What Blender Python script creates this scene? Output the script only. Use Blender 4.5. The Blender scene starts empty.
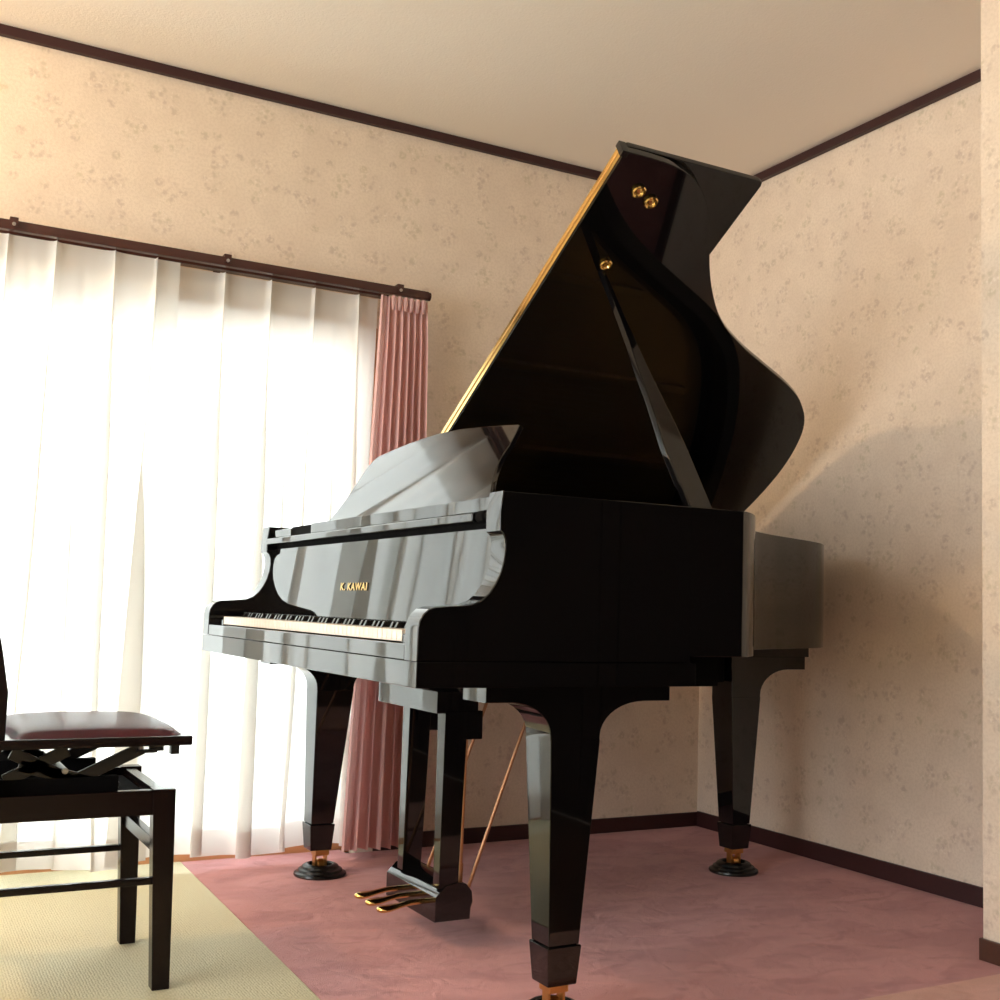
import bpy, bmesh, math, random
from mathutils import Vector, Matrix
C = bpy.context.scene.collection
PI = math.pi
random.seed(4)

# ------------------------------------------------------------------ helpers
def new_bm(): return bmesh.new()

def merge(bm, other, mat=None):
    me = bpy.data.meshes.new('tmp'); other.to_mesh(me); other.free()
    if mat is not None: me.transform(mat)
    bm.from_mesh(me); bpy.data.meshes.remove(me)

def box(bm, x0, x1, y0, y1, z0, z1, r=0.0, seg=2, mat=None):
    b = bmesh.new()
    bmesh.ops.create_cube(b, size=1.0)
    for v in b.verts:
        v.co.x = x0 if v.co.x < 0 else x1
        v.co.y = y0 if v.co.y < 0 else y1
        v.co.z = z0 if v.co.z < 0 else z1
    if r > 0:
        bmesh.ops.bevel(b, geom=b.edges[:], offset=r, segments=seg, profile=0.5, affect='EDGES')
    merge(bm, b, mat)

def hexa(bm, bot, top, r=0.0):
    """box from a bottom and a top quad (same winding)"""
    b = bmesh.new()
    vb = [b.verts.new(p) for p in bot]; vt = [b.verts.new(p) for p in top]
    b.faces.new(vb[::-1]); b.faces.new(vt)
    for i in range(4):
        j = (i+1) % 4; b.faces.new((vb[i], vb[j], vt[j], vt[i]))
    bmesh.ops.recalc_face_normals(b, faces=b.faces[:])
    if r > 0: bmesh.ops.bevel(b, geom=b.edges[:], offset=r, segments=2, profile=0.5, affect='EDGES')
    merge(bm, b)

def prism(bm, pts, f, h0, h1, r=0.0, seg=2):
    """pts: 2D polygon, f(a,b,h) -> 3D point"""
    b = bmesh.new()
    v0 = [b.verts.new(f(p[0], p[1], h0)) for p in pts]
    v1 = [b.verts.new(f(p[0], p[1], h1)) for p in pts]
    b.faces.new(v0[::-1]); b.faces.new(v1)
    n = len(pts)
    for i in range(n):
        j = (i+1) % n; b.faces.new((v0[i], v0[j], v1[j], v1[i]))
    bmesh.ops.recalc_face_normals(b, faces=b.faces[:])
    if r > 0:
        caps = [e for e in b.edges if any(len(fa.verts) == n for fa in e.link_faces)]
        bmesh.ops.bevel(b, geom=caps, offset=r, segments=seg, profile=0.5, affect='EDGES')
    merge(bm, b)

def lathe(bm, prof, n=40, mat=None, cap=True):
    b = bmesh.new(); rings = []
    for (r, z) in prof:
        rings.append([b.verts.new((r*math.cos(2*PI*k/n), r*math.sin(2*PI*k/n), z)) for k in range(n)])
    for a, c in zip(rings[:-1], rings[1:]):
        for k in range(n):
            j = (k+1) % n; b.faces.new((a[k], a[j], c[j], c[k]))
    if cap:
        b.faces.new(rings[0][::-1]); b.faces.new(rings[-1])
    bmesh.ops.recalc_face_normals(b, faces=b.faces[:])
    merge(bm, b, mat)

def tube(bm, pts, rad, n=12):
    pts = [Vector(p) for p in pts]
    rads = rad if isinstance(rad, (list, tuple)) else [rad]*len(pts)
    b = bmesh.new(); rings = []
    up = Vector((0.13, 0.31, 0.94)).normalized()
    for i, p in enumerate(pts):
        d = (pts[min(i+1, len(pts)-1)] - pts[max(i-1, 0)]).normalized()
        u = up.cross(d)
        if u.length < .1: u = Vector((1, 0, 0)).cross(d)
        u.normalize(); v = d.cross(u)
        rings.append([b.verts.new(p + (u*math.cos(2*PI*k/n) + v*math.sin(2*PI*k/n))*rads[i]) for k in range(n)])
    for a, c in zip(rings[:-1], rings[1:]):
        for k in range(n):
            j = (k+1) % n; b.faces.new((a[k], a[j], c[j], c[k]))
    b.faces.new(rings[0][::-1]); b.faces.new(rings[-1])
    bmesh.ops.recalc_face_normals(b, faces=b.faces[:])
    merge(bm, b)

def smooth(me, ang=35):
    bm = bmesh.new(); bm.from_mesh(me)
    for f in bm.faces: f.smooth = True
    for e in bm.edges:
        if len(e.link_faces) == 2:
            if e.calc_face_angle(0) > math.radians(ang): e.smooth = False
    bm.to_mesh(me); bm.free()

def obj(name, bm, mat, parent=None, sm=True, ang=35):
    me = bpy.data.meshes.new(name); bm.to_mesh(me); bm.free()
    if sm: smooth(me, ang)
    me.materials.append(mat)
    o = bpy.data.objects.new(name, me); C.objects.link(o)
    if sm and ang < 90:
        wn = o.modifiers.new('normals', 'WEIGHTED_NORMAL'); wn.mode = 'FACE_AREA'; wn.weight = 80; wn.keep_sharp = True
    if parent is not None: o.parent = parent
    return o

def tag(o, label, cat, group=None, kind=None):
    o['label'] = label; o['category'] = cat
    if group: o['group'] = group
    if kind: o['kind'] = kind
    return o

def empty(name, label, cat, loc=(0, 0, 0), rz=0, group=None):
    o = bpy.data.objects.new(name, None); C.objects.link(o)
    o.location = loc; o.rotation_euler = (0, 0, rz); o.empty_display_size = .1
    return tag(o, label, cat, group)

def struct(o, label=None, cat=None):
    o['kind'] = 'structure'
    if label: o['label'] = label
    if cat: o['category'] = cat
    return o

# ---------------------------------------------------------------- materials
def mat(name):
    m = bpy.data.materials.new(name); m.use_nodes = True
    return m, m.node_tree.nodes, m.node_tree.links, m.node_tree.nodes['Principled BSDF']

def simple(name, col, rough=.5, metal=0, ior=1.5, coat=0, bump=0, bscale=60, spec=.5):
    m, N, L, P = mat(name)
    P.inputs['Base Color'].default_value = (*col, 1)
    P.inputs['Roughness'].default_value = rough
    P.inputs['Metallic'].default_value = metal
    P.inputs['IOR'].default_value = ior
    P.inputs['Coat Weight'].default_value = coat
    P.inputs['Specular IOR Level'].default_value = spec
    tc = N.new('ShaderNodeTexCoord'); nz = N.new('ShaderNodeTexNoise')
    nz.inputs['Scale'].default_value = bscale; nz.inputs['Detail'].default_value = 4
    L.new(tc.outputs['Object'], nz.inputs['Vector'])
    mr = N.new('ShaderNodeMapRange'); mr.inputs['To Min'].default_value = max(0, rough*.85); mr.inputs['To Max'].default_value = min(1, rough*1.15+.002)
    L.new(nz.outputs['Fac'], mr.inputs['Value']); L.new(mr.outputs['Result'], P.inputs['Roughness'])
    if bump:
        b = N.new('ShaderNodeBump'); b.inputs['Strength'].default_value = bump; b.inputs['Distance'].default_value = .002
        L.new(nz.outputs['Fac'], b.inputs['Height']); L.new(b.outputs['Normal'], P.inputs['Normal'])
    return m

def math_node(N, L, op, a, b=None, clamp=False):
    n = N.new('ShaderNodeMath'); n.operation = op; n.use_clamp = clamp
    for i, v in enumerate((a, b)):
        if v is None: continue
        if isinstance(v, (int, float)): n.inputs[i].default_value = v
        else: L.new(v, n.inputs[i])
    return n.outputs[0]

def mixc(N, L, fac, a, b, mode='MIX'):
    n = N.new('ShaderNodeMix'); n.data_type = 'RGBA'; n.blend_type = mode
    if isinstance(fac, (int, float)): n.inputs['Factor'].default_value = fac
    else: L.new(fac, n.inputs['Factor'])
    for k, v in (('A', a), ('B', b)):
        s = [i for i in n.inputs if i.name == k and i.type == 'RGBA'][0]
        if isinstance(v, tuple): s.default_value = (*v, 1)
        else: L.new(v, s)
    return [o for o in n.outputs if o.type == 'RGBA'][0]

WALL = (.805, .685, .56)
def wallpaper(name, axis):
    m, N, L, P = mat(name)
    tc = N.new('ShaderNodeTexCoord'); sp = N.new('ShaderNodeSeparateXYZ'); cb = N.new('ShaderNodeCombineXYZ')
    L.new(tc.outputs['Object'], sp.inputs[0]); L.new(sp.outputs[axis], cb.inputs[0]); L.new(sp.outputs[2], cb.inputs[1])
    v = cb.outputs[0]
    def noise(s, d=3):
        n = N.new('ShaderNodeTexNoise'); n.noise_dimensions = '2D'; n.inputs['Scale'].default_value = s; n.inputs['Detail'].default_value = d
        L.new(v, n.inputs['Vector']); return n.outputs['Fac']
    def voro(s, rnd, feat='F1'):
        n = N.new('ShaderNodeTexVoronoi'); n.voronoi_dimensions = '2D'; n.feature = feat
        n.inputs['Scale'].default_value = s; n.inputs['Randomness'].default_value = rnd
        L.new(v, n.inputs['Vector']); return n
    def ramp(val, a, b, c=1., d=0.):
        r = N.new('ShaderNodeMapRange'); r.interpolation_type = 'SMOOTHSTEP'
        r.inputs['From Min'].default_value = a; r.inputs['From Max'].default_value = b
        r.inputs['To Min'].default_value = c; r.inputs['To Max'].default_value = d
        L.new(val, r.inputs['Value']); return r.outputs['Result']
    # flower sprays: loose rings of petals, then small single buds between them
    big = voro(7.4, .55).outputs['Distance']
    ring = ramp(big, .18, .36)
    petal = ramp(voro(52, .9).outputs['Distance'], .15, .62)
    nb = ramp(noise(38, 3), .36, .62, 0., 1.)
    f1 = math_node(N, L, 'MULTIPLY', math_node(N, L, 'MULTIPLY', ring, petal), nb)
    small = ramp(voro(9.5, 1.).outputs['Distance'], .09, .17)
    f2 = math_node(N, L, 'MULTIPLY', small, ramp(noise(70, 2), .36, .62, 0., 1.))
    fl = math_node(N, L, 'MAXIMUM', f1, f2)
    cl = ramp(noise(7, 3), .45, .62, 0., 1.)
    tint = mixc(N, L, cl, (.54, .42, .34), (.56, .48, .33))
    base = mixc(N, L, ramp(noise(9, 4), .35, .65, 0., 1.), WALL, (.765, .645, .525))
    fine = mixc(N, L, math_node(N, L, 'MULTIPLY', ramp(noise(120, 4), .42, .62, 0., 1.), .38), base, (.67, .555, .44))
    col = mixc(N, L, math_node(N, L, 'MULTIPLY', fl, .55), fine, tint)
    hl = math_node(N, L, 'MULTIPLY', math_node(N, L, 'MULTIPLY', ramp(big, .22, .40), ramp(voro(70, 1.).outputs['Distance'], .1, .35)), ramp(noise(50, 2), .52, .40, 1., 0.) if False else ramp(noise(52, 2), .48, .60, 0., .35))
    col = mixc(N, L, hl, col, (.92, .83, .74))
    L.new(col, P.inputs['Base Color']); P.inputs['Roughness'].default_value = .8
    P.inputs['Specular IOR Level'].default_value = .25
    b = N.new('ShaderNodeBump'); b.inputs['Strength'].default_value = .35; b.inputs['Distance'].default_value = .0015
    L.new(noise(260, 3), b.inputs['Height']); L.new(b.outputs['Normal'], P.inputs['Normal'])
    return m

def carpet(name, c1, c2, c3):
    m, N, L, P = mat(name)
    tc = N.new('ShaderNodeTexCoord')
    def noise(s, d, dist=0, sc=None):
        n = N.new('ShaderNodeTexNoise'); n.inputs['Scale'].default_value = s; n.inputs['Detail'].default_value = d; n.inputs['Distortion'].default_value = dist
        if sc:
            mp = N.new('ShaderNodeMapping'); mp.inputs['Scale'].default_value = sc; mp.inputs['Rotation'].default_value = (0, 0, .5)
            L.new(tc.outputs['Object'], mp.inputs[0]); L.new(mp.outputs[0], n.inputs['Vector'])
        else: L.new(tc.outputs['Object'], n.inputs['Vector'])
        return n.outputs['Fac']
    def ramp(v, a, b):
        r = N.new('ShaderNodeMapRange'); r.interpolation_type = 'SMOOTHSTEP'; r.inputs['From Min'].default_value = a; r.inputs['From Max'].default_value = b
        L.new(v, r.inputs['Value']); return r.outputs['Result']
    a = mixc(N, L, ramp(noise(3.2, 3, .6, (1, 2.0, 1)), .44, .58), c1, c2)
    b = mixc(N, L, math_node(N, L, 'MULTIPLY', ramp(noise(8, 4, 1.0, (1, 1.5, 1)), .52, .68), .6), a, c3)
    c = mixc(N, L, math_node(N, L, 'MULTIPLY', ramp(noise(420, 2), .35, .65), .25), b, c3)
    L.new(c, P.inputs['Base Color']); P.inputs['Roughness'].default_value = .95
    P.inputs['Specular IOR Level'].default_value = .1
    P.inputs['Sheen Weight'].default_value = .25; P.inputs['Sheen Roughness'].default_value = .5
    bp = N.new('ShaderNodeBump'); bp.inputs['Strength'].default_value = .6; bp.inputs['Distance'].default_value = .004
    h = math_node(N, L, 'ADD', noise(500, 2), math_node(N, L, 'MULTIPLY', noise(14, 3, .8), 3.))
    L.new(h, bp.inputs['Height']); L.new(bp.outputs['Normal'], P.inputs['Normal'])
    return m

def rush_mat(name):
    m, N, L, P = mat(name)
    tc = N.new('ShaderNodeTexCoord')
    def wave(ax, s):
        w = N.new('ShaderNodeTexWave'); w.bands_direction = ax; w.inputs['Scale'].default_value = s
        w.inputs['Distortion'].default_value = .6; w.inputs['Detail'].default_value = 1; w.inputs['Detail Scale'].default_value = 2
        L.new(tc.outputs['Object'], w.inputs['Vector']); return w.outputs['Fac']
    ck = N.new('ShaderNodeTexChecker'); ck.inputs['Scale'].default_value = 90
    L.new(tc.outputs['Object'], ck.inputs['Vector'])
    nz = N.new('ShaderNodeTexNoise'); nz.inputs['Scale'].default_value = 120; nz.inputs['Detail'].default_value = 3; L.new(tc.outputs['Object'], nz.inputs['Vector'])
    big = N.new('ShaderNodeTexNoise'); big.inputs['Scale'].default_value = 2.4; big.inputs['Detail'].default_value = 3; L.new(tc.outputs['Object'], big.inputs['Vector'])
    vo = N.new('ShaderNodeTexVoronoi'); vo.inputs['Scale'].default_value = 170; vo.inputs['Randomness'].default_value = .45; L.new(tc.outputs['Object'], vo.inputs['Vector'])
    wv = vo.outputs['Distance']
    base = mixc(N, L, big.outputs['Fac'], (.62, .56, .36), (.76, .70, .50))
    c = mixc(N, L, math_node(N, L, 'MULTIPLY', ck.outputs['Fac'], .20), base, (.40, .35, .18))
    c = mixc(N, L, math_node(N, L, 'MULTIPLY', wv, .75, True), c, (.36, .31, .16))
    c = mixc(N, L, math_node(N, L, 'MULTIPLY', nz.outputs['Fac'], .35), c, (.78, .71, .50))
    L.new(c, P.inputs['Base Color']); P.inputs['Roughness'].default_value = .75
    b = N.new('ShaderNodeBump'); b.inputs['Strength'].default_value = .5; b.inputs['Distance'].default_value = .003
    b.invert = True; L.new(wv, b.inputs['Height']); L.new(b.outputs['Normal'], P.inputs['Normal'])
    return m

def wood(name, c1, c2, rough=.4, ax=(1, 8, 8)):
    m, N, L, P = mat(name)
    tc = N.new('ShaderNodeTexCoord'); mp = N.new('ShaderNodeMapping'); mp.inputs['Scale'].default_value = ax
    n = N.new('ShaderNodeTexNoise'); n.inputs['Scale'].default_value = 9; n.inputs['Detail'].default_value = 5; n.inputs['Distortion'].default_value = .7
    L.new(tc.outputs['Object'], mp.inputs[0]); L.new(mp.outputs[0], n.inputs['Vector'])
    L.new(mixc(N, L, n.outputs['Fac'], c1, c2), P.inputs['Base Color']); P.inputs['Roughness'].default_value = rough
    return m

def sheer(name, col, see, dens):
    """gauze: threads pass light diffusely, gaps between them let it straight through;
    a fold seen edge-on shows more thread and fewer gaps"""
    m = bpy.data.materials.new(name); m.use_nodes = True
    N, L = m.node_tree.nodes, m.node_tree.links; N.clear()
    out = N.new('ShaderNodeOutputMaterial')
    df = N.new('ShaderNodeBsdfDiffuse'); tl = N.new('ShaderNodeBsdfTranslucent'); tr = N.new('ShaderNodeBsdfTransparent')
    tc = N.new('ShaderNodeTexCoord'); nz = N.new('ShaderNodeTexNoise'); nz.inputs['Scale'].default_value = 900; nz.inputs['Detail'].default_value = 1
    L.new(tc.outputs['Object'], nz.inputs['Vector'])
    c = mixc(N, L, nz.outputs['Fac'], col, tuple(x*.93 for x in col))
    L.new(c, df.inputs['Color']); L.new(c, tl.inputs['Color'])
    m1 = N.new('ShaderNodeMixShader'); m1.inputs[0].default_value = dens
    L.new(df.outputs[0], m1.inputs[1]); L.new(tl.outputs[0], m1.inputs[2])
    lw = N.new('ShaderNodeLayerWeight'); lw.inputs['Blend'].default_value = .5
    f = math_node(N, L, 'MULTIPLY', math_node(N, L, 'SUBTRACT', 1., lw.outputs['Facing']), see, True)
    m2 = N.new('ShaderNodeMixShader'); L.new(f, m2.inputs[0])
    L.new(m1.outputs[0], m2.inputs[1]); L.new(tr.outputs[0], m2.inputs[2])
    L.new(m2.outputs[0], out.inputs['Surface'])
    return m

def drape_mat(name):
    m = bpy.data.materials.new(name); m.use_nodes = True
    N, L = m.node_tree.nodes, m.node_tree.links; N.clear()
    out = N.new('ShaderNodeOutputMaterial'); df = N.new('ShaderNodeBsdfDiffuse'); tl = N.new('ShaderNodeBsdfTranslucent')
    tc = N.new('ShaderNodeTexCoord'); nz = N.new('ShaderNodeTexNoise'); nz.inputs['Scale'].default_value = 300
    L.new(tc.outputs['Object'], nz.inputs['Vector'])
    c = mixc(N, L, nz.outputs['Fac'], (.80, .53, .51), (.73, .47, .45))
    L.new(c, df.inputs['Color']); L.new(c, tl.inputs['Color'])
    mx = N.new('ShaderNodeMixShader'); mx.inputs[0].default_value = .28
    L.new(df.outputs[0], mx.inputs[1]); L.new(tl.outputs[0], mx.inputs[2]); L.new(mx.outputs[0], out.inputs['Surface'])
    return m

def glass_mat(name):
    m = bpy.data.materials.new(name); m.use_nodes = True
    N, L = m.node_tree.nodes, m.node_tree.links; N.clear()
    out = N.new('ShaderNodeOutputMaterial'); gl = N.new('ShaderNodeBsdfGlossy'); gl.inputs['Roughness'].default_value = .01
    tr = N.new('ShaderNodeBsdfTransparent'); tr.inputs['Color'].default_value = (.96, .98, .97, 1)
    fr = N.new('ShaderNodeFresnel'); fr.inputs['IOR'].default_value = 1.3
    mx = N.new('ShaderNodeMixShader'); L.new(fr.outputs[0], mx.inputs[0]); L.new(tr.outputs[0], mx.inputs[1]); L.new(gl.outputs[0], mx.inputs[2])
    L.new(mx.outputs[0], out.inputs['Surface']); return m

def lamp_mat(name, col, s):
    m, N, L, P = mat(name)
    P.inputs['Base Color'].default_value = (.9, .85, .75, 1)
    P.inputs['Emission Color'].default_value = (*col, 1); P.inputs['Emission Strength'].default_value = s
    return m

LACQ = simple('black_lacquer', (.0035, .0032, .0035), .035, ior=1.52, bscale=3)
STICK = simple('dark_stick_lacquer', (.0035, .0032, .0035), .06, ior=1.3, bscale=3)
SATIN = simple('black_satin_paint', (.006, .005, .005), .35, bscale=20)
BRASS = simple('polished_brass', (.83, .56, .20), .16, 1.0, bscale=30)
BRASSD = simple('aged_brass', (.62, .36, .12), .32, 1.0, bscale=30)
COPPER = simple('coppery_rod', (.52, .27, .15), .33, .9, bscale=30)
WKEY = simple('ivory_key', (.66, .56, .46), .22, bscale=20)
BKEY = simple('ebony_key', (.01, .009, .009), .25, bscale=20)
FELT = simple('red_felt', (.25, .02, .03), .95, bump=.4, bscale=300)
DWOOD = wood('dark_stained_wood', (.026, .005, .006), (.045, .010, .010), .5)
ADDED_DOOR = simple('added_door_dark', (.018, .009, .007), .55, bscale=6, spec=.2)  # near-black for the added doors, keeps reflections in the piano dark
DWOODB = wood('dark_brown_wood', (.052, .020, .012), (.09, .035, .02), .4)
SILLW = wood('orange_brown_wood', (.40, .17, .07), (.52, .24, .11), .3)
EBON = simple('dark_mahogany_chair_lacquer', (.007, .003, .003), .2, ior=1.35, bscale=8, spec=.4)
LEATHER = simple('burgundy_leatherette', (.105, .010, .024), .30, ior=1.5, bump=.15, bscale=350, coat=.2)
SPRUCE = wood('spruce_board', (.42, .27, .13), (.50, .33, .17), .5, (8, 1, 8))
IRON = simple('gold_painted_iron', (.42, .28, .10), .35, .6)
STRING = simple('steel_string', (.22, .2, .18), .4, 1.0)
CEIL = simple('ceiling_paper', (.90, .82, .73), .9, bump=.5, bscale=160)
SHEER = sheer('white_sheer', (.93, .92, .89), .12, .40)
HEM = sheer('white_sheer_double', (.90, .86, .84), .06, .45)
DRAPE = drape_mat('pink_drape')
ALU = simple('grey_aluminium', (.45, .44, .42), .4, .6)
GLASS = glass_mat('window_glass')
CONC = simple('pale_concrete', (.6, .6, .58), .9, bump=.3, bscale=30)
WPX = wallpaper('floral_wallpaper_window_side', 0)
WPY = wallpaper('floral_wallpaper_right_side', 1)
PINK = carpet('pink_carpet', (.64, .29, .29), (.55, .235, .235), (.42, .155, .155))
SALM = carpet('salmon_carpet', (.74, .40, .33), (.68, .36, .29), (.58, .28, .22))
RUSH = rush_mat('woven_rush')
FELTB = simple('matt_black_paint', (.004, .0035, .0035), .85, bscale=40, spec=.06)
RUBBER = simple('black_rubber', (.005, .0045, .0045), .25, spec=.4)
RAILM = wood('dark_red_brown_rail', (.040, .012, .010), (.075, .025, .018), .25)
METAL = simple('dull_metal', (.5, .49, .48), .3, 1.0)

# --------------------------------------------------------------------- room
XR, YW, H = 2.767, 3.592, 2.422
XL, YB = -2.9, -3.0
PX, PY = 2.342, 1.936            # corner of the wall pier
WX0, WX1, WZ1 = -0.42, 1.40, 1.675  # window opening
def sbox(name, m, *a, r=0, label=None, cat=None):
    b = new_bm(); box(b, *a, r=r); return struct(obj(name, b, m), label, cat)

FLOORW = wood('dark_floor_boards', (.085, .040, .024), (.13, .065, .038), .5, (1, 10, 1))
sbox('floor', FLOORW, XL-.15, XR+.15, YB-.15, YW+.15, -.13, -.012)
sbox('ceiling', CEIL, XL-.15, XR+.15, YB-.15, YW+.15, H, H+.1)
b = new_bm()
box(b, XL-.15, WX0, YW, YW+.14, -.012, H); box(b, WX1, XR+.15, YW, YW+.14, -.012, H); box(b, WX0, WX1, YW, YW+.14, WZ1+.03, H)
struct(obj('wall_window', b, WPX, sm=False))
XL_ = XL
sbox('wall_right', WPY, XR, XR+.15, PY-.2, YW, -.012, H)
sbox('wall_pier', WPY, PX, XR+.15, YB, PY, -.012, H)
W2 = (-.2, 2.7, .40, 2.05)
b = new_bm(); box(b, XL-.15, XL, YB, W2[0], -.012, H); box(b, XL-.15, XL, W2[1], YW, -.012, H); box(b, XL-.15, XL, W2[0], W2[1], -.012, W2[2]); box(b, XL-.15, XL, W2[0], W2[1], W2[3], H)
struct(obj('wall_left', b, WPY, sm=False))
w2 = struct(bpy.data.objects.new('added_fill_window', None)); C.objects.link(w2); w2['label'] = 'added unseen window in the left wall, fills the room with light'  # unseen window added as a soft fill light from the left
b = new_bm()
for (a0, a1, c0, c1) in ((W2[0], W2[1], W2[2], W2[2]+.04), (W2[0], W2[1], W2[3]-.04, W2[3]), (W2[0], W2[0]+.04, W2[2]+.04, W2[3]-.04), (W2[1]-.04, W2[1], W2[2]+.04, W2[3]-.04), (1.28, 1.32, W2[2]+.04, W2[3]-.04)):
    box(b, XL-.09, XL-.05, a0, a1, c0, c1, r=.002)
obj('fill_window_frame', b, ALU, w2)
dr = struct(bpy.data.objects.new('added_dark_doors', None)); C.objects.link(dr); dr['label'] = 'added unseen dark doors on the right, giving the piano dark reflections'  # unseen doors added so the glossy treble side mirrors something dark
for k in range(4):
    b = new_bm(); y1 = 1.55-k*1.15; box(b, PX-.03, PX-.002, y1-1.145, y1, 0.001, 2.05, r=.003); box(b, PX-.034, PX-.029, y1-1.03, y1-.115, .12, 1.93, r=.002)
    dl = obj('added_door_leaf', b, ADDED_DOOR, dr)
sbox('wall_back', WPX, XL-.15, PX+.5, YB-.15, YB, -.012, H)
# crown strips (dark picture-rail moulding tight under the ceiling)
sbox('trim_1', DWOOD, XL, XR, YW-.022, YW, H-.030, H-.0002, r=.003)
sbox('trim_2', DWOOD, XR-.022, XR, PY, YW-.022, H-.030, H-.0002, r=.003)
sbox('baseboard_window', DWOOD, WX1+.06, XR, YW-.010, YW, -.012, .050, r=.002)
sbox('baseboard_right', DWOOD, XR-.010, XR, PY, YW-.010, -.012, .054, r=.002)
bb = new_bm(); box(bb, PX-.009, PX, 1.56, PY+.006, -.012, .050, r=.002); box(bb, PX, XR-.01, PY, PY+.006, -.012, .050, r=.002)
struct(obj('baseboard_pier', bb, DWOODB))
# window: wooden surround with threshold, two sliding aluminium sashes, glass
w = struct(bpy.data.objects.new('window_1', None)); C.objects.link(w)
w['label'] = 'wide sliding floor-length window behind the white sheer curtains'
b = new_bm()
box(b, WX0, WX1, YW+.050, YW+.14, -.011, .034, r=.004)
box(b, WX0, WX0+.03, YW-.012, YW+.14, .036, WZ1, r=.002); box(b, WX1-.03, WX1, YW-.012, YW+.14, .036, WZ1, r=.002)
box(b, WX0, WX1, YW-.012, YW+.14, WZ1, WZ1+.03, r=.002)
obj('window_surround', b, SILLW, w)
mid = (WX0+WX1)/2
for k, (a, c, yy) in enumerate(((WX0+.03, mid+.025, YW+.065), (mid-.025, WX1-.03, YW+.10))):
    b = new_bm()
    box(b, a, a+.04, yy, yy+.03, .036, WZ1, r=.002); box(b, c-.04, c, yy, yy+.03, .036, WZ1, r=.002)
    box(b, a+.04, c-.04, yy, yy+.03, .036, .10, r=.002); box(b, a+.04, c-.04, yy, yy+.03, WZ1-.035, WZ1, r=.002)
    s = obj('sash', b, ALU, w)
    b = new_bm(); box(b, a+.038, c-.038, yy+.012, yy+.018, .098, WZ1-.033)
    obj('pane', b, GLASS, s)
g = new_bm(); box(g, -8, 10, YW+.14, 14, -.4, -.2); struct(obj('ground', g, CONC), 'pale paved ground outside the window', 'ground')

# ----------------------------------------------------------- floor coverings
MX = .853
b = new_bm(); prism(b, [(.825, 1.832), (XR-.011, 1.832), (XR-.011, YW-.011), (WX1-.032, YW-.011), (WX1-.032, YW+.049), (.862, YW+.049)], lambda x, y, h: (x, y, h), -.012, 0.0, r=.002)
tag(obj('carpet', b, PINK), 'pink pile carpet under the grand piano', 'carpet')
b = new_bm(); box(b, MX+.01, PX-.012, 1.46, 1.829, -.012, .009, r=.008, seg=4)
tag(obj('rug', b, SALM), 'salmon orange carpet edge in front of the pink carpet, bottom right', 'carpet')
b = new_bm(); prism(b, [(XL+.05, -1.2), (.764, -1.2), (.861, YW+.049), (WX0+.031, YW+.049), (WX0+.031, YW-.003), (XL+.05, YW-.003)], lambda x, y, h: (x, y, h), -.012, .001, r=.002)
tag(obj('floor_mat', b, RUSH), 'yellow-beige woven rush mat under the piano chair', 'mat')

# ----------------------------------------------------------------- curtains
def curtain(name, x0, x1, yc, ztop, zbot, pleats, amp, m, hem=None, flare=0.0, seed=1, pinch=.012, label='', cat='curtain', group=None, cols=520, rows=46, wav=.0):
    rnd = random.Random(seed)
    ph = [rnd.uniform(-1, 1) for _ in range(60)]
    b = bmesh.new(); grid = []
    nP = len(pleats)
    for r in range(rows+1):
        t = r/rows; z = ztop + (zbot-ztop)*t
        row = []
        for c in range(cols+1):
            u = c/cols; x = x0 + (x1-x0)*u
            y = 0; sh = 0
            for k, p in enumerate(pleats):
                drift = .030*ph[k]*t
                wd = pinch*(1+2.6*t+.9*math.sin(3*t+ph[k]*3))
                d = (x-(p+drift))/wd
                e_ = math.exp(-d*d)
                y -= amp[0]*(1+amp[1]*t)*(1+.4*ph[k+20])*e_
                sh -= d*e_*wd*(1.35+.9*min(1, t*3)*(1+.35*ph[k+5]))
                # soft secondary swell between the pleats, growing toward the hem
                d2 = (x-(p+.075+.02*ph[k+10]+.02*t))/(.014+.006*t); e2 = math.exp(-d2*d2)
                y += amp[0]*.6*min(1, t*2.5)*(1+.5*ph[k+30])*e2; sh -= d2*e2*(.014+.006*t)*2.3*min(1, max(0, t*3-.25))*(1 if ph[k+40] > -.3 else 0)
            y += .006*math.sin(x*9+seed)*t + .0025*math.sin(x*61+3*t+seed)*t
            xx = x + sh
            zz = z + (wav*math.sin(x*14+seed)*t*t if r == rows or True else 0)
            row.append(b.verts.new((xx, yc+y, zz)))
        grid.append(row)
    rh = rows+1 if hem is None else rows-3
    if hem is not None:
        # denser turned-up hem along the bottom, a child mesh
        hb = bmesh.new(); hg = []
        for r in range(rows-2, rows+1):
            hg.append([hb.verts.new(v.co + Vector((0, -.0012, 0))) for v in grid[r]])
        for a, c in zip(hg[:-1], hg[1:]):
            for k in range(cols): hb.faces.new((a[k], a[k+1], c[k+1], c[k]))
    for a, c in zip(grid[:-1], grid[1:]):
        for k in range(cols): b.faces.new((a[k], a[k+1], c[k+1], c[k]))
    o = obj(name, b, m, ang=180)
    tag(o, label, cat, group)
    if hem is not None: obj('hem', hb, hem, o, ang=180)
    return o
RZ = 1.795
curtain('sheer_curtain', -.62, .735, 3.512, RZ, .034, [-.5, -.34, -.18, -.02, .13, .26, .385, .545, .665], (.020, .75), SHEER, HEM, seed=3, wav=.009,
        label='white sheer curtain panel at far left, cut by the left edge', group=None)
curtain('sheer_curtain', .655, 1.385, 3.552, RZ, .034, [.875, 1.02, 1.165, 1.31], (.022, .75), SHEER, HEM, seed=9, wav=.009,
        label='white sheer curtain panel hanging directly beside the pink drape')
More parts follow.
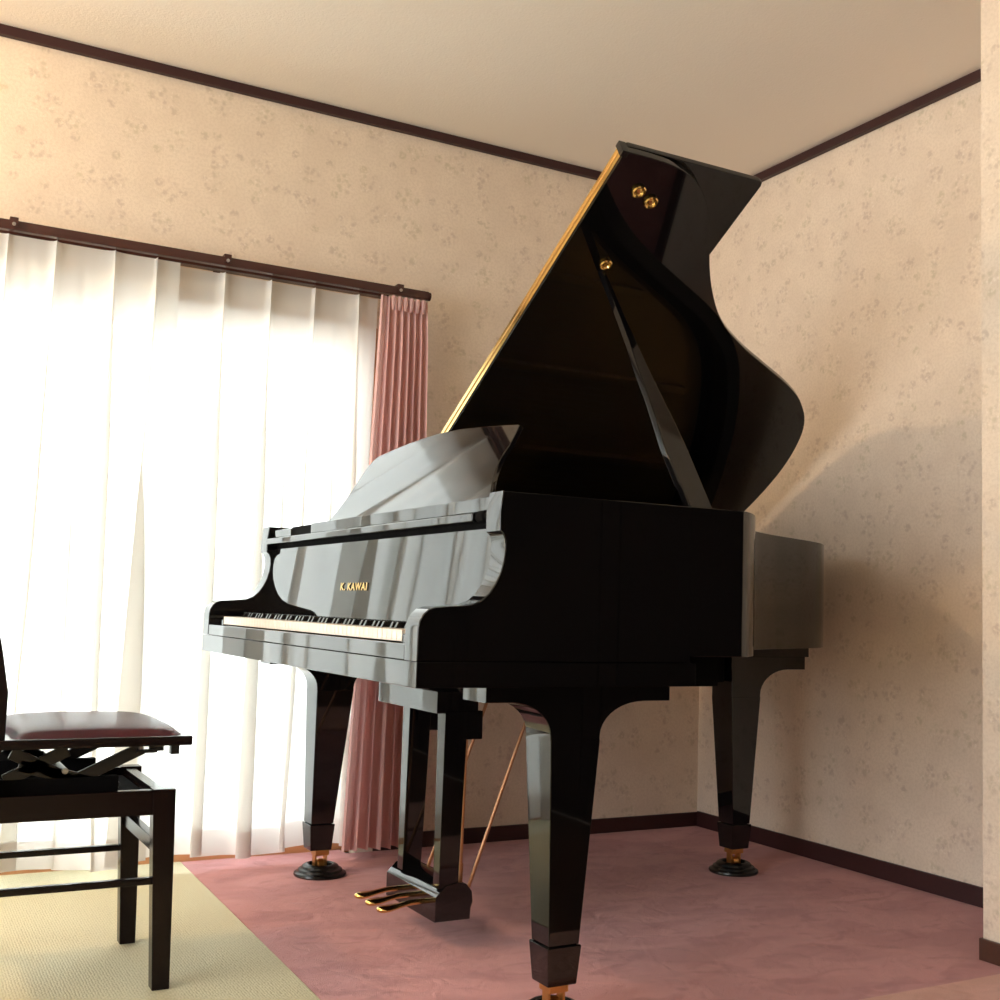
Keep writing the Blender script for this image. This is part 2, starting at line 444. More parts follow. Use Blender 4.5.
# pink drape: gathered deep folds
def drape():
    b = bmesh.new(); grid = []; cols, rows = 260, 40
    for r in range(rows+1):
        t = r/rows; z = 1.790 + (.03-1.790)*t; row = []
        for c in range(cols+1):
            u = c/cols
            xt = 1.362 + .170*u; xb = 1.298+.270*u
            s = min(1, t*1.0); x = xt + (xb-xt)*s
            band = 0.35 if t < .05 else 1.0
            ph = 2*PI*(u**1.12*7.4)
            y = -(.020+.012*t)*math.sin(ph+.5*math.sin(5*u)+.3*t) * (.55+.45*min(1, t*12))
            y += -.012*math.sin(2*PI*u*2.1+1)*(t)
            if u < .14: y = y*.4 - .012
            x += .006*math.cos(ph)*(.4+t)
            row.append(b.verts.new((x, 3.482+y*.85, z)))
        grid.append(row)
    for a, c in zip(grid[:-1], grid[1:]):
        for k in range(cols): b.faces.new((a[k], a[k+1], c[k+1], c[k]))
    o = obj('drape', b, DRAPE, ang=180)
    tag(o, 'dusty pink pleated drape gathered at the right end of the curtain rail', 'curtain')
    tb = bmesh.new()                      # stitched pinch pleats at the heading
    for k in range(6):
        x = 1.405 + k*.021
        for q in (-1, 0, 1):
            tube(tb, [(x+q*.0045, 3.462-.004*(q == 0), 1.790), (x+q*.003, 3.460, 1.772), (x+q*.0015, 3.464, 1.745)], [.0032, .0042, .003], 8)
    obj('pleat_heading', tb, DRAPE, o)
drape()
# rail
rl = empty('curtain_rail', 'dark brown double curtain rail above the window', 'curtain rail', (0, 0, 1.8))
b = new_bm()
box(b, -.75, 1.530, 3.462, 3.488, -.004, .024, r=.004); box(b, -.75, 1.40, 3.520, 3.560, -.001, .022, r=.004)
o = obj('rail_profile', b, RAILM, rl)
b = new_bm(); lathe(b, [(.0145, -.006), (.0145, .006)], 20, Matrix.Translation((1.531, 3.475, .010)) @ Matrix.Rotation(PI/2, 4, 'Y'))
obj('end_cap', b, RAILM, rl)
for x in (-.45, .268, .862, 1.425):
    b = new_bm()
    box(b, x-.011, x+.011, 3.455, YW, .022, .030, r=.001); box(b, x-.011, x+.011, YW-.005, YW, -.01, .05, r=.001)
    box(b, x-.011, x+.011, 3.454, 3.461, .004, .03, r=.001)
    br = obj('rail_bracket', b, RAILM, rl)
    b = new_bm(); lathe(b, [(.005, -.002), (.005, .002)], 12, Matrix.Translation((x, 3.453, .010)) @ Matrix.Rotation(PI/2, 4, 'X')); obj('screw', b, METAL, br)

# -------------------------------------------------------------------- piano
P0 = (0.8462, 1.9096, 0); YAW = math.radians(.435)
piano = empty('grand_piano', 'glossy black grand piano with its lid propped open', 'piano', P0, YAW)
TH = math.radians(31.9); LY, LZ = 1.49, 1.013
def part(name, bm, m=None, parent=None, label=None, **k):
    o = obj(name, bm, m or LACQ, parent or piano, **k)
    if label: o['label'] = label
    return o
# plan outline of the lid as (depth, distance from hinge)
LID = [(.540, 1.525), (.600, 1.526), (.668, 1.523), (.720, 1.513), (.765, 1.494), (.814, 1.455), (.860, 1.405), (.900, 1.350), (.940, 1.288), (.990, 1.220), (1.048, 1.155), (1.095, 1.110),
       (1.149, 1.070), (1.210, 1.035), (1.271, 1.003), (1.345, .970), (1.411, .940), (1.475, .912), (1.537, .880), (1.584, .852), (1.625, .818), (1.662, .783), (1.690, .748), (1.716, .705), (1.735, .660), (1.752, .612),
       (1.766, .560), (1.778, .500), (1.785, .440), (1.790, .370), (1.791, .28), (1.785, .16), (1.770, .09), (1.735, .045), (1.68, .02), (1.60, .0)]
def smooth_poly(pts, it=2):
    for _ in range(it):
        q = [pts[0]]
        for a, c in zip(pts[:-1], pts[1:]):
            q += [(a[0]*.75+c[0]*.25, a[1]*.75+c[1]*.25), (a[0]*.25+c[0]*.75, a[1]*.25+c[1]*.75)]
        q.append(pts[-1]); pts = q
    return pts
LIDS = smooth_poly(LID, 1)
# rim: the lid outline drawn in by the overhang
def inset(pts, d):
    out = []
    for i, p in enumerate(pts):
        a = pts[max(i-1, 0)]; c = pts[min(i+1, len(pts)-1)]
        tx, ty = c[0]-a[0], c[1]-a[1]; l = math.hypot(tx, ty) or 1
        out.append((p[0]+ty/l*d, p[1]-tx/l*d))
    return out
rimc = [(x, LY-s) for x, s in LIDS]           # y up from treble
# inward normal: interior lies toward (x small, y about .75)
def toward(pts, d):
    o = inset(pts, d)
    return o
t1 = toward(rimc, .01)
sgn = 1 if (t1[0][1] > rimc[0][1]) else -1
outer = toward(rimc, sgn*.012)
outer = [(x, max(0.0, min(1.5, y))) for x, y in outer]
outer[0] = (.60, 0.0); outer[-1] = (outer[-1][0], 1.5)
outer = [p for i, p in enumerate(outer) if i == 0 or p[0] > .62 or p[1] > .5]
inner = toward(outer, sgn*.05)
inner[0] = (.60, .05)
inner[-1] = (inner[-1][0], 1.45)
ring = outer + [(.60, 1.5), (.60, 1.45)] + inner[::-1]
ARM = [(0, .6925), (0, .752), (.003, .765), (.010, .777), (.020, .7855), (.034, .790), (.070, .7925), (.105, .796), (.125, .804), (.141, .818), (.153, .836), (.163, .857), (.169, .879), (.1715, .900),
       (.1705, .918), (.166, .929), (.159, .9345), (.158, .970), (.164, 1.0095), (.605, 1.0095), (.605, .6925)]
ARMS = ARM
b = new_bm()
prism(b, ring, lambda x, y, h: (x, y, h), .705, 1.0095, r=.0006, seg=1)
prism(b, ARMS, lambda x, z, h: (x, h, z), 0.0, .058, r=.0025, seg=3)
prism(b, ARMS, lambda x, z, h: (x, h, z), 1.442, 1.5, r=.0025, seg=3)
part('case_rim', b, ang=30)
# keybed
b = new_bm(); box(b, 0.0, .62, 0.0, 1.5, .645, .6915, r=.0015)
part('keybed', b)
b = new_bm(); box(b, .0012, .0195, .059, 1.441, .692, .7215, r=.0025, seg=3)
part('keyslip', b)
for y0, y1 in ((.059, .1185), (1.3650, 1.441)):
    b = new_bm(); box(b, .020, .160, y0, y1, .692, .7385, r=.004, seg=3); part('key_block', b)
# keyboard
b = new_bm(); box(b, .026, .160, .1185, 1.364, .6925, .722); box(b, .155, .163, .1185, 1.364, .722, .750)
kb = part('keyboard', b, FELTB, label='row of ivory and black keys')
wp = 1.244/52
wm = new_bm(); box(wm, .0215, .1635, -wp/2+.0005, wp/2-.0005, .7235, .7455, r=.0012)
wk0 = obj('white_key', wm, WKEY, kb); wmesh = wk0.data
bm_ = new_bm(); hexa(bm_, [(.068, -.0055, .745), (.163, -.0055, .745), (.163, .0055, .745), (.068, .0055, .745)],
                     [(.074, -.0045, .7575), (.163, -.0045, .7575), (.163, .0045, .7575), (.074, .0045, .7575)], r=.0008)
bk0 = obj('black_key', bm_, BKEY, kb)
def kcopy(src, y):
    c = src.copy(); C.objects.link(c); c.parent = kb; c.location = (0, y, 0); return c
ytop = 1.3640   # bass end
for i in range(52):
    y = ytop - wp*(i+.5)
    if i == 0: wk0.location = (0, y, 0)
    else: kcopy(wk0, y)
first = True
for i in range(51):
    note = (i+5) % 7          # 0=C ; key 0 is A
    if note in (2, 6): continue   # E-F, B-C
    y = ytop - wp*(i+1)
    if first: bk0.location = (0, y, 0); first = False
    else: kcopy(bk0, y)
# fallboard
b = new_bm(); prism(b, [(.1655, .752), (.180, .944), (.198, .944), (.186, .752)], lambda x, z, h: (x, h, z), .059, 1.441, r=.001)
fb = part('fallboard', b)
b = new_bm(); box(b, .156, .205, .112, 1.441, .957, .974, r=.0035, seg=3)
part('fallboard_rail', b)
b = new_bm(); box(b, .190, .21, .06, 1.44, .944, .957); part('recess_shade_strip', b, FELTB)  # matt black strip stands in for the shade under the rail
for y0, y1 in ((.070, .112),):
    b = new_bm(); lathe(b, [(.004, -.011), (.007, -.010), (.0075, .008), (.011, .010), (.0125, .014), (.0125, .034), (.0105, .040), (.004, .041)], 24, Matrix.Translation((.172, y0+.001, .966)) @ Matrix.Rotation(-PI/2, 4, 'X'))
    part('rail_knob', b, FELTB)
# maker's lettering inlaid in brass
def lettering(txt, y_left, y_right, z0, hgt, x):
    cu = bpy.data.curves.new('t', 'FONT'); cu.body = txt; cu.size = 1; cu.extrude = .01; cu.offset = .024; cu.space_character = 1.18; cu.space_word = .75
    to = bpy.data.objects.new('t', cu); C.objects.link(to); bpy.context.view_layer.update()
    dg = bpy.context.evaluated_depsgraph_get(); me = bpy.data.meshes.new_from_object(to.evaluated_get(dg))
    bpy.data.objects.remove(to); xs = [v.co.x for v in me.vertices]; ys = [v.co.y for v in me.vertices]
    ax, bx, ay, by = min(xs), max(xs), min(ys), max(ys)
    for v in me.vertices:
        u = (v.co.x-ax)/(bx-ax); t = (v.co.y-ay)/(by-ay)
        v.co = Vector((x + (.0185*t)*.0755 - .0006 - v.co.z*.05, y_left+(y_right-y_left)*u, z0+hgt*t))
    me.materials.append(BRASS); me.name = 'lettering'
    o = bpy.data.objects.new('lettering', me); C.objects.link(o); o.parent = fb; o['label'] = 'gold maker lettering on the fallboard'
    return o
lettering('K. KAWAI', .848, .675, .8235, .0190, .1694)
# music shelf and desk
b = new_bm(); box(b, .215, .46, .060, 1.440, .958, .976, r=.002)
box(b, .172, .20, .060, 1.100, .9765, 1.0035, r=.002); box(b, .172, .20, 1.268, 1.425, .9765, .998, r=.002)
part('music_shelf', b)
b = new_bm(); box(b, .174, .20, 1.102, 1.266, .9765, 1.001, r=.002); part('shelf_gap_shade', b, FELTB)  # matt black fill paints the dark gap in the shelf front
DT = math.radians(28); DX, DZ = .255, 1.004-.024
def dk(y, h, n):   # desk plane: h up the leaning panel, n behind it
    return (DX + h*math.sin(DT) + n*math.cos(DT), y, DZ + h*math.cos(DT) - n*math.sin(DT))
DESK = [(1.290, .008), (1.271, .038), (1.235, .08), (1.213, .12), (1.205, .16), (1.196, .20), (1.183, .232), (1.165, .249), (1.142, .258), (1.041, .269), (.949, .277), (.860, .282), (.769, .284), (.650, .279), (.528, .268), (.420, .256), (.325, .2445), (.317, .242),
        (.314, .215), (.314, .188), (.322, .166), (.323, .148), (.320, .129), (.308, .100), (.285, .065), (.262, .040), (.245, .008)]
b = new_bm(); prism(b, DESK, dk, 0, .012, r=.002)
md = part('music_desk', b)
b = new_bm()
for y in (.76,): hexa(b, [(.30, y-.012, .977), (.42, y-.012, .977), (.42, y+.012, .977), (.30, y+.012, .977)], [(.345, y-.012, 1.12), (.36, y-.012, 1.12), (.36, y+.012, 1.12), (.345, y+.012, 1.12)])
obj('desk_prop', b, SATIN, md)
b = new_bm(); box(b, .300, .335, .20, 1.30, .976, .985, r=.001); obj('desk_slide', b, LACQ, md)
# lid
def lp(x, s, n): s *= .996; return (x+.012, LY - s*math.cos(TH) + n*math.sin(TH), LZ + s*math.sin(TH) + n*math.cos(TH))
b = new_bm(); prism(b, [(.540, .004)] + [(.540, 1.525)] + LIDS[1:] , lp, 0.0, .020, r=.0025)
lid = part('lid', b, ang=30)
b = new_bm(); prism(b, [(.546, .004), (.546, 1.512), (.552, 1.521), (.562, 1.525), (.940, 1.525), (.950, 1.522), (.954, 1.512), (.954, .004)], lp, .0235, .0405, r=.003)
part('front_flap', b)
b = new_bm()
prism(b, [(.5375, .03), (.5375, 1.508), (.5402, 1.508), (.5402, .03)], lp, .004, .0135)
prism(b, [(.5400, .03), (.5400, 1.508), (.5462, 1.508), (.5462, .03)], lp, .0225, .0345)
lh = part('lid_hinge', b, BRASS, label='long polished brass hinge')
b = new_bm(); tube(b, [lp(.5390, .03, .018), lp(.5390, 1.508, .018)], .0032, 10); obj('hinge_knuckle', b, BRASSD, lh)
b = new_bm(); prism(b, [(.534, 1.509), (.534, 1.526), (.552, 1.526), (.552, 1.509)], lp, -.001, .036, r=.002); part('hinge_stop', b, RUBBER)
for x, s, r in ((.631, 1.434, .0175), (.678, 1.413, .0175), (.669, 1.207, .0165)):
    m_ = Matrix.Translation(lp(x, s, 0)) @ Matrix.Rotation(PI+0, 4, 'X') @ Matrix.Rotation(0, 4, 'Z')
    rot = Matrix.Translation(lp(x, s, 0)) @ Matrix(((1, 0, 0, 0), (0, math.cos(TH), -math.sin(TH), 0), (0, -math.sin(TH), -math.cos(TH), 0), (0, 0, 0, 1)))
    b = new_bm(); lathe(b, [(.0006, .0035), (r*.38, .0038), (r*.5, .003), (r*.66, .0072), (r*.85, .0085), (r, .006), (r*1.02, .0), (r*.9, -.001)], 32, rot)
    part('prop_cup', b, BRASS, label='small brass prop cup')
# strut hinges at the bass side
for x in (.70, 1.15, 1.55):
    b = new_bm(); tube(b, [(x-.03, 1.505, 1.015), (x+.03, 1.505, 1.015)], .006, 10); part('side_hinge', b, BRASS)
# prop stick
top = Vector(lp(.668, 1.185, -.004)); foot = Vector((.688, .070, .985))
ax = (top-foot); Ls = ax.length; ax.normalize()
wdir = Vector((1, .06, 0)); wdir = (wdir - ax*wdir.dot(ax)).normalized(); ndir = ax.cross(wdir).normalized()
def sp(a, t, n): return tuple(foot + ax*t + wdir*a + ndir*n)
SH = [(-.030, 0), (-.030, .09), (-.034, .10), (-.034, .20), (-.027, .27), (-.021, .34), (-.018, .44), (-.011, .52), (-.008, .60), (-.0055, Ls), (.0055, Ls), (.009, .60), (.013, .52), (.017, .44), (.024, .34), (.030, .27), (.033, .20), (.034, 0)]
b = new_bm(); prism(b, SH, sp, -.009, .009, r=.0028, seg=3)
ps = part('prop_stick', b, STICK)
b = new_bm(); prism(b, [(-.006, .0), (-.010, .17), (-.004, .33), (.004, .36), (.010, .34), (.018, .18), (.022, .0)], sp, .009, .0135, r=.002); obj('inner_stick', b, STICK, ps)
b = new_bm(); tube(b, [tuple(foot+ax*.345+ndir*.013), tuple(foot+ax*.345+ndir*.017)], .004, 12); obj('rivet', b, METAL, ps)
# soundboard, iron plate, strings
ins = [(x, y) for x, y in toward(outer, sgn*.052)]
ins = [(.46, .06)] + [p for p in ins[1:-1] if p[0] > .62 and .06 < p[1] < 1.44] + [(.46, 1.44)]
b = new_bm(); prism(b, ins, lambda x, y, h: (x, y, h), .84, .85); part('soundboard', b, SPRUCE)
ins2 = [(x, y) for x, y in toward(outer, sgn*.075)]
ins2 = [(.48, .08)] + [p for p in ins2[1:-1] if p[0] > .62 and .08 < p[1] < 1.42] + [(.48, 1.42)]
b = new_bm(); prism(b, ins2, lambda x, y, h: (x, y, h), .872, .884, r=.002)
for y, xe in ((.35, .92), (.62, 1.30), (.92, 1.58), (1.2, 1.62)): box(b, .5, xe, y-.012, y+.012, .884, .93, r=.004)
part('iron_plate', b, IRON)
b = new_bm()
for k in range(60):
    y = .12 + k*.0215; xe = .68 + (y/1.4)*.9
    tube(b, [(.56, y, .915), (min(xe, 1.62), y, .915)], .0007, 4)
st = part('string', b, STRING); st['kind'] = 'stuff'
# under-case beams
b = new_bm()
box(b, .60, 1.12, .62, .70, .603, .70, r=.003)
box(b, .60, .92, .30, .36, .622, .70, r=.003)
box(b, .60, 1.47, .95, 1.03, .585, .70, r=.003)
box(b, .60, 1.50, 1.28, 1.34, .62, .70, r=.003)
part('underside_beam', b, FELTB)
# belly board closing the case beneath
ins3 = [(.60, .06)] + [p for p in toward(outer, sgn*.052) if p[0] > .62 and .06 < p[1] < 1.44] + [(.60, 1.44)]
b = new_bm(); prism(b, ins3, lambda x, y, h: (x, y, h), .70, .708); part('bottom_board', b, FELTB)
# legs
def bracket(bm, cx, cy, half, zt, zp, x0, x1, along='x', w=.05):
    """leg head: concave quarter curves from the leg out to a plate; along = direction of flare"""
    pts = [(-half, .538)]
    n = 9; R1 = -x0 - half; R2 = x1 - half; dz = zp - .545
    for k in range(n+1):
        a = k/n*PI/2; pts.append((-half - (R1*.62)*(1-math.cos(a)), .545 + dz*math.sin(a)))
    pts += [(x0, zp), (x0, zt), (x1, zt), (x1, zp)]
    for k in range(n, -1, -1):
        a = k/n*PI/2; pts.append((half + (R2*.62)*(1-math.cos(a)), .545 + dz*math.sin(a)))
    pts.append((half, .538))
    if along == 'x': prism(bm, pts, lambda a, z, h: (cx+a, cy+h, z), -w/2, w/2, r=.002)
    else: prism(bm, pts, lambda a, z, h: (cx+h, cy+a, z), -w/2, w/2, r=.002)
def leg(top, bot, along, x0, x1, zt, zp=.613, off=(0, 0)):
    """top, bot: (x0, x1, y0, y1) of the tapering square shaft"""
    def q(r, z, d=0): return [(r[0]-d, r[2]-d, z), (r[1]+d, r[2]-d, z), (r[1]+d, r[3]+d, z), (r[0]-d, r[3]+d, z)]
    b = new_bm()
    hexa(b, q(bot, .150), q(top, .540), r=.0022)
    hexa(b, q(bot, .074, -.002), q(bot, .149, .004), r=.0025)
    lg = part('leg', b)
    cx, cy = (top[0]+top[1])/2, (top[2]+top[3])/2; half = (top[1]-top[0])/2
    b = new_bm(); bracket(b, cx, cy, half, zt, zp, x0, x1, along, (top[3]-top[2])*.97); obj('leg_bracket', b, LACQ, lg)
    cx, cy = (bot[0]+bot[1])/2+off[0], (bot[2]+bot[3])/2+off[1]
    b = new_bm(); box(b, cx-.021, cx+.021, cy-.021, cy+.021, .058, .075, r=.002)
    box(b, cx-.019, cx-.0135, cy-.012, cy+.012, .022, .060, r=.001); box(b, cx+.0135, cx+.019, cy-.012, cy+.012, .022, .060, r=.001)
    cs = obj('caster', b, BRASSD, lg); cs['label'] = 'brass caster fork'
    b = new_bm(); lathe(b, [(.006, -.011), (.015, -.010), (.017, -.006), (.017, .006), (.015, .010), (.006, .011)], 28, Matrix.Translation((cx, cy, .0300)) @ Matrix.Rotation(PI/2, 4, 'Y')); obj('wheel', b, BRASSD, cs)
leg((.310, .423, .047, .148), (.320, .388, .051, .118), 'x', -.20, .225, .645)
leg((.302, .415, 1.357, 1.452), (.314, .382, 1.390, 1.456), 'x', -.20, .225, .645, off=(.006, -.006))
RLX, RLY = 1.545, .985
leg((RLX-.057, RLX+.057, RLY-.05, RLY+.05), (RLX-.034, RLX+.034, RLY-.034, RLY+.034), 'x', -.06, .242, .665, .625)
b = new_bm(); box(b, RLX-.10, RLX+.252, RLY-.055, RLY+.075, .665, .70, r=.002); part('leg_plate', b)
FLX, FLY = .358, .092
BLX, BLY = .356, 1.416
def cup(lx, ly, label):
    c, s = math.cos(YAW), math.sin(YAW)
    x = P0[0] + lx*c - ly*s; y = P0[1] + lx*s + ly*c
    b = new_bm(); lathe(b, [(.0005, .0), (.074, .0), (.0765, .004), (.075, .009), (.066, .013), (.0635, .019), (.055, .022), (.0525, .028), (.046, .032), (.039, .0335), (.035, .030), (.033, .012), (.0005, .012)], 56, None, cap=False)
    o = obj('caster_cup', b, RUBBER); o.location = (x, y, 0.0)
    tag(o, label, 'caster cup', 'round black caster cups under the piano legs')
cup(FLX, FLY, 'round black caster cup under the nearest piano leg, cut by the bottom edge')
cup(BLX, BLY, 'round black caster cup under the front piano leg nearest the window')
cup(RLX, RLY, 'round black caster cup under the rear piano leg by the wall')
# pedal lyre
b = new_bm()
box(b, .330, .440, .605, .965, .540, .592, r=.002)
hexa(b, [(.352, .607, .135), (.402, .607, .135), (.402, .640, .135), (.352, .640, .135)], [(.352, .603, .545), (.412, .603, .545), (.412, .646, .545), (.352, .646, .545)], r=.0015)
hexa(b, [(.352, .818, .135), (.402, .818, .135), (.402, .851, .135), (.352, .851, .135)], [(.352, .808, .545), (.412, .808, .545), (.412, .851, .545), (.352, .851, .545)], r=.0015)
box(b, .400, .452, .603, .643, .478, .545, r=.002); box(b, .400, .452, .811, .849, .478, .545, r=.002)
ly = part('pedal_lyre', b)
b = new_bm()
prism(b, [(.344, .060), (.344, .117), (.369, .141), (.400, .147), (.424, .141), (.438, .124), (.441, .100), (.436, .085), (.4345, .060)], lambda x, z, h: (x, h, z), .604, .897, r=.0015)
obj('pedal_box', b, LACQ, ly)
for k, yy in enumerate((.655, .725, .795)):
    b = new_bm(); rings = []
    prof = [(.365, .0085, .006, .098), (.330, .0085, .006, .099), (.300, .009, .006, .098), (.280, .0105, .006, .095), (.262, .0145, .0065, .092), (.247, .0185, .0075, .0905), (.236, .019, .008, .090), (.227, .0155, .0072, .090), (.2215, .009, .005, .090), (.2195, .003, .002, .090)]
    for (x, wy, hz, zc) in prof:
        rings.append([b.verts.new((x, yy+wy*math.cos(2*PI*q/16), zc+hz*math.sin(2*PI*q/16))) for q in range(16)])
    for a, c in zip(rings[:-1], rings[1:]):
        for q in range(16): b.faces.new((a[q], a[(q+1) % 16], c[(q+1) % 16], c[q]))
    b.faces.new(rings[0][::-1]); b.faces.new(rings[-1]); bmesh.ops.recalc_face_normals(b, faces=b.faces[:])
    o = obj('pedal', b, BRASS, ly); o['label'] = 'brass pedal'
for ya in (.635, .865):
    b = new_bm(); tube(b, [(.434, ya, .100), (.578, ya, .487), (.628, ya, .62)], .0044, 14)
    o = obj('brace_rod', b, COPPER, ly); o['label'] = 'slanting copper-coloured brace rod'
for yy in (.652,):
    b = new_bm(); tube(b, [(.430, yy, .142), (.436, yy, .60)], .0036, 10); tube(b, [(.430, yy, .136), (.431, yy, .18)], .0055, 10); o = obj('pedal_rod', b, COPPER, ly); o['label'] = 'upright copper-coloured pedal rod'
# cross rail under the keybed with two turned wooden nuts
b = new_bm(); box(b, .470, .50, .62, .96, .562, .645, r=.003); part('cross_rail', b)
for x, y, z, q in ((.395, .600, .606, 1.5), (.462, .590, .600, .9)):
    b = new_bm(); lathe(b, [(.004*q, -.012), (.010*q, -.011), (.0125*q, -.006), (.0125*q, .006), (.010*q, .011), (.004*q, .012)], 24, Matrix.Translation((x, y, z)) @ Matrix.Rotation(PI/2, 4, 'X'))
    tube(b, [(x, y, z), (x, y, .646)], .005, 10)
    part('wing_nut', b, RUBBER)

# -------------------------------------------------------------- piano chair
ch = empty('piano_chair', 'dark wooden height-adjustable piano chair with burgundy padded seat', 'chair', (.375, 2.665, .001))
CX, CY = .375, 2.665
def cpart(name, bm, m=EBON, label=None):
    bm.transform(Matrix.Translation((-CX, -CY, -.001))) if False else None
    bmesh.ops.translate(bm, vec=(-CX, -CY, -.001), verts=bm.verts[:])
    o = obj(name, bm, m, ch)
    if label: o['label'] = label
    return o
for ys in (0, 1):
    y0 = 2.472 if ys == 0 else 2.826
    b = new_bm()
    hexa(b, [(.541, y0, .001), (.576, y0, .001), (.576, y0+.034, .001), (.541, y0+.034, .001)], [(.522, y0-.001, .402), (.568, y0-.001, .402), (.568, y0+.035, .402), (.522, y0+.035, .402)], r=.0018)
    cpart('leg', b)
    b = new_bm()   # rear leg runs up into the backrest post
    L_ = [(px_+.012, pz_) for px_, pz_ in [(.150, .001), (.185, .001), (.200, .25), (.206, .45), (.226, .50), (.2265, .60), (.212, .68), (.185, .80), (.150, .93), (.122, .925), (.155, .79), (.180, .67), (.190, .58), (.188, .50), (.165, .42), (.158, .25)]]
    prism(b, L_, lambda x, z, h: (x, h, z), y0-.002, y0+.032, r=.002); cpart('leg', b)
    b = new_bm(); box(b, .19, .53, y0+.004, y0+.026, .350, .400, r=.002); cpart('apron', b)
    b = new_bm(); box(b, .19, .54, y0+.008, y0+.024, .210, .224, r=.002); cpart('stretcher', b)
for x in (.530, .176):
    b = new_bm(); box(b, x, x+.024, 2.505, 2.828, .348, .398, r=.002); cpart('apron', b)
b = new_bm(); box(b, .535, .555, 2.505, 2.828, .268, .296, r=.002); cpart('stretcher', b)
b = new_bm(); box(b, .172, .19, 2.505, 2.828, .30, .325, r=.002); cpart('stretcher', b)
b = new_bm(); box(b, .205, .592, 2.452, 2.882, .4915, .511, r=.003); cpart('seat_frame', b)
# cushion: domed pad
b = bmesh.new(); g_ = []
n = 26
for i in range(n+1):
    row = []
    for j in range(n+1):
        u, v = i/n*2-1, j/n*2-1
        e = (1-abs(u)**5)**.5*(1-abs(v)**5)**.5
        row.append(b.verts.new((.415+.168*u*(1-.03*v*v)-.002, 2.667+.203*v*(1-.02*u*u), .5105+.020*e+.005*(1-u*u)*(1-v*v))))
    g_.append(row)
for i in range(n):
    for j in range(n): b.faces.new((g_[i][j], g_[i+1][j], g_[i+1][j+1], g_[i][j+1]))
bmesh.ops.recalc_face_normals(b, faces=b.faces[:])
low = bmesh.ops.extrude_face_region(b, geom=b.faces[:])
for v in [e for e in low['geom'] if isinstance(e, bmesh.types.BMVert)]: pass
cpart('seat_cushion', b, LEATHER, 'burgundy padded cushion')
# scissor lift, one X near and one far
for yy in (2.515, 2.80):
    for pts in (((.255, .480), (.400, .405)), ((.505, .482), (.335, .402)), ((.36, .482), (.245, .425)), ((.27, .455), (.46, .402))):
        (xa, za), (xb, zb) = pts
        d = math.hypot(xb-xa, zb-za); nx, nz = -(zb-za)/d*.0125, (xb-xa)/d*.0125
        b = new_bm(); prism(b, [(xa+nx, za+nz), (xb+nx, zb+nz), (xb-nx, zb-nz), (xa-nx, za-nz)], lambda x, z, h: (x, h, z), yy-.006, yy+.006, r=.0015)
        cpart('scissor_arm', b, SATIN)
b = new_bm(); box(b, .21, .525, 2.52, 2.82, .375, .384, r=.001); box(b, .23, .46, 2.508, 2.53, .384, .428, r=.002); box(b, .23, .46, 2.79, 2.812, .384, .428, r=.002); cpart('lift_tray', b, FELTB)
b = new_bm(); tube(b, [(.355, 2.50, .442), (.355, 2.83, .442)], .006, 12); tube(b, [(.50, 2.50, .482), (.50, 2.83, .482)], .005, 12); cpart('lift_rod', b, METAL)
b = new_bm(); box(b, .515, .545, 2.50, 2.506, .476, .492); box(b, .553, .570, 2.47, 2.49, .472, .492, r=.001); box(b, .49, .53, 2.49, 2.505, .474, .480); cpart('lift_bracket', b, SATIN)
b = new_bm()
for z in (.60, .72, .84):
    x = .195 - (z-.60)*.16
    box(b, x-.012, x+.010, 2.50, 2.83, z, z+.05, r=.003)
cpart('back_slat', b)

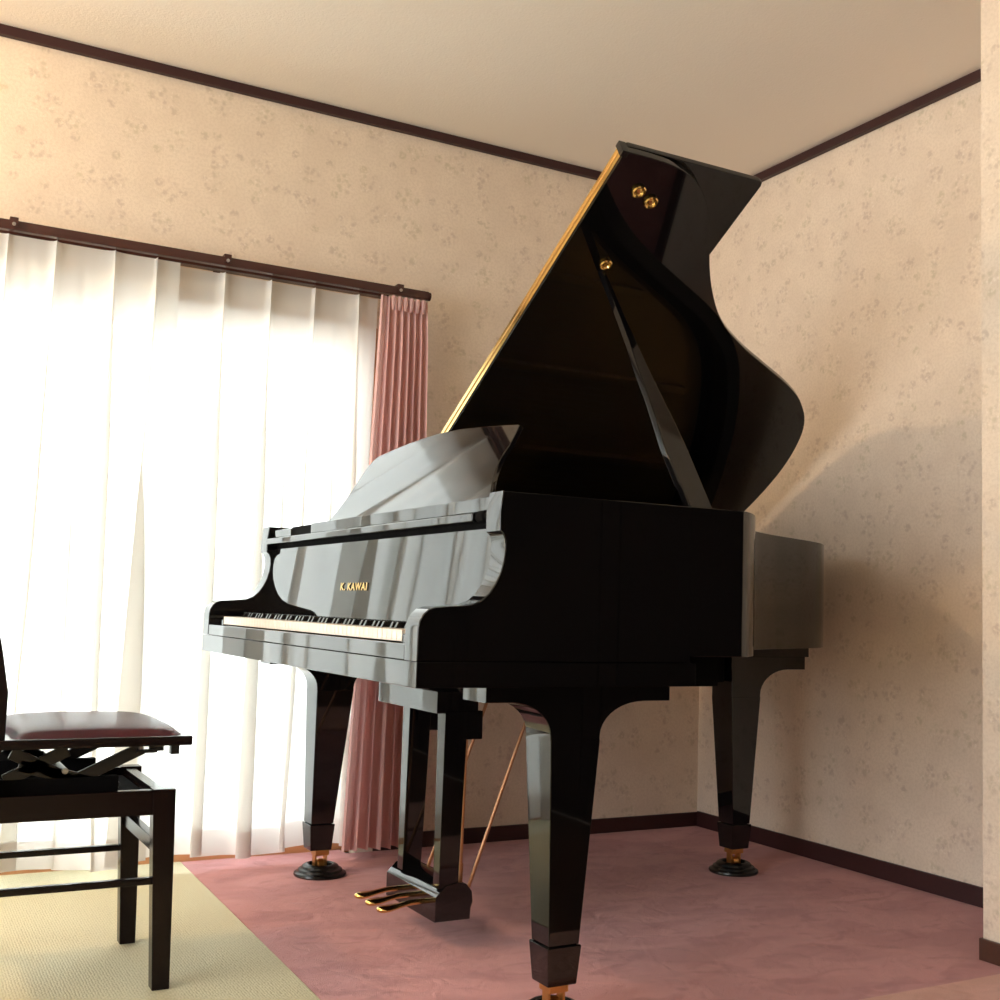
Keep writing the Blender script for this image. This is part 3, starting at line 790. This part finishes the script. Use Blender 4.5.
# ------------------------------------------------------------------- lights
wl = empty('ceiling_lamp', 'warm globe lamp on the ceiling left of the window', 'lamp', (-.85, 3.1, H), 0)
b = new_bm(); lathe(b, [(.001, 0), (.05, 0), (.05, -.010), (.001, -.012)], 32, cap=False); obj('lamp_bracket', b, BRASSD, wl)
LAMP = lamp_mat('warm_opal_glass', (1.0, .72, .42), 480)
b = new_bm(); bmesh.ops.create_uvsphere(b, u_segments=24, v_segments=14, radius=.055); bmesh.ops.translate(b, vec=(0, 0, -.062), verts=b.verts[:]); obj('lamp_shade', b, LAMP, wl)

pl_ = bpy.data.lights.new('window_portal', 'AREA'); pl_.shape = 'RECTANGLE'; pl_.size = WX1-WX0; pl_.size_y = WZ1
try: pl_.cycles.is_portal = True
except Exception: pass
p2 = pl_.copy(); p2.size = W2[1]-W2[0]; p2.size_y = W2[3]-W2[2]
q2 = bpy.data.objects.new('fill_window_portal', p2); C.objects.link(q2); q2.location = (XL-.16, (W2[0]+W2[1])/2, (W2[2]+W2[3])/2); q2.rotation_euler = (0, -PI/2, 0); q2.rotation_euler = (PI/2, 0, -PI/2)  # portal of the added fill window
po = bpy.data.objects.new('window_portal', pl_); C.objects.link(po); po.location = ((WX0+WX1)/2, YW+.15, WZ1/2+.02); po.rotation_euler = (-PI/2, 0, 0)

wd = bpy.data.worlds.new('World'); bpy.context.scene.world = wd; wd.use_nodes = True
bg = wd.node_tree.nodes['Background']; bg.inputs[0].default_value = (.93, .98, 1.0, 1); bg.inputs[1].default_value = 10.5

# ------------------------------------------------------------------- camera
cam = bpy.data.cameras.new('camera'); co = bpy.data.objects.new('camera', cam); C.objects.link(co)
R_ = Vector((0.87330546, -0.48624029, 0.03013232)); U_ = Vector((-0.06721002, -0.05898994, 0.99599347)); F_ = Vector((0.48251465, 0.87183173, 0.08419645))
M = Matrix(((R_.x, U_.x, -F_.x, 0), (R_.y, U_.y, -F_.y, 0), (R_.z, U_.z, -F_.z, .78976), (0, 0, 0, 1)))
co.matrix_world = M
cam.sensor_width = 36; cam.lens = 1166.415*36/1000; cam.shift_x = -.025516; cam.shift_y = .011059; cam.clip_start = .05
bpy.context.scene.camera = co
sc = bpy.context.scene
vs = sc.view_settings; vs.view_transform = 'Standard'; vs.look = 'None'; vs.gamma = 1; vs.use_curve_mapping = False; vs.exposure = 0.07
sc.cycles.max_bounces = 12; sc.cycles.diffuse_bounces = 6; sc.cycles.transparent_max_bounces = 12
sc.cycles.use_denoising = True
sc.cycles.sample_clamp_indirect = 12
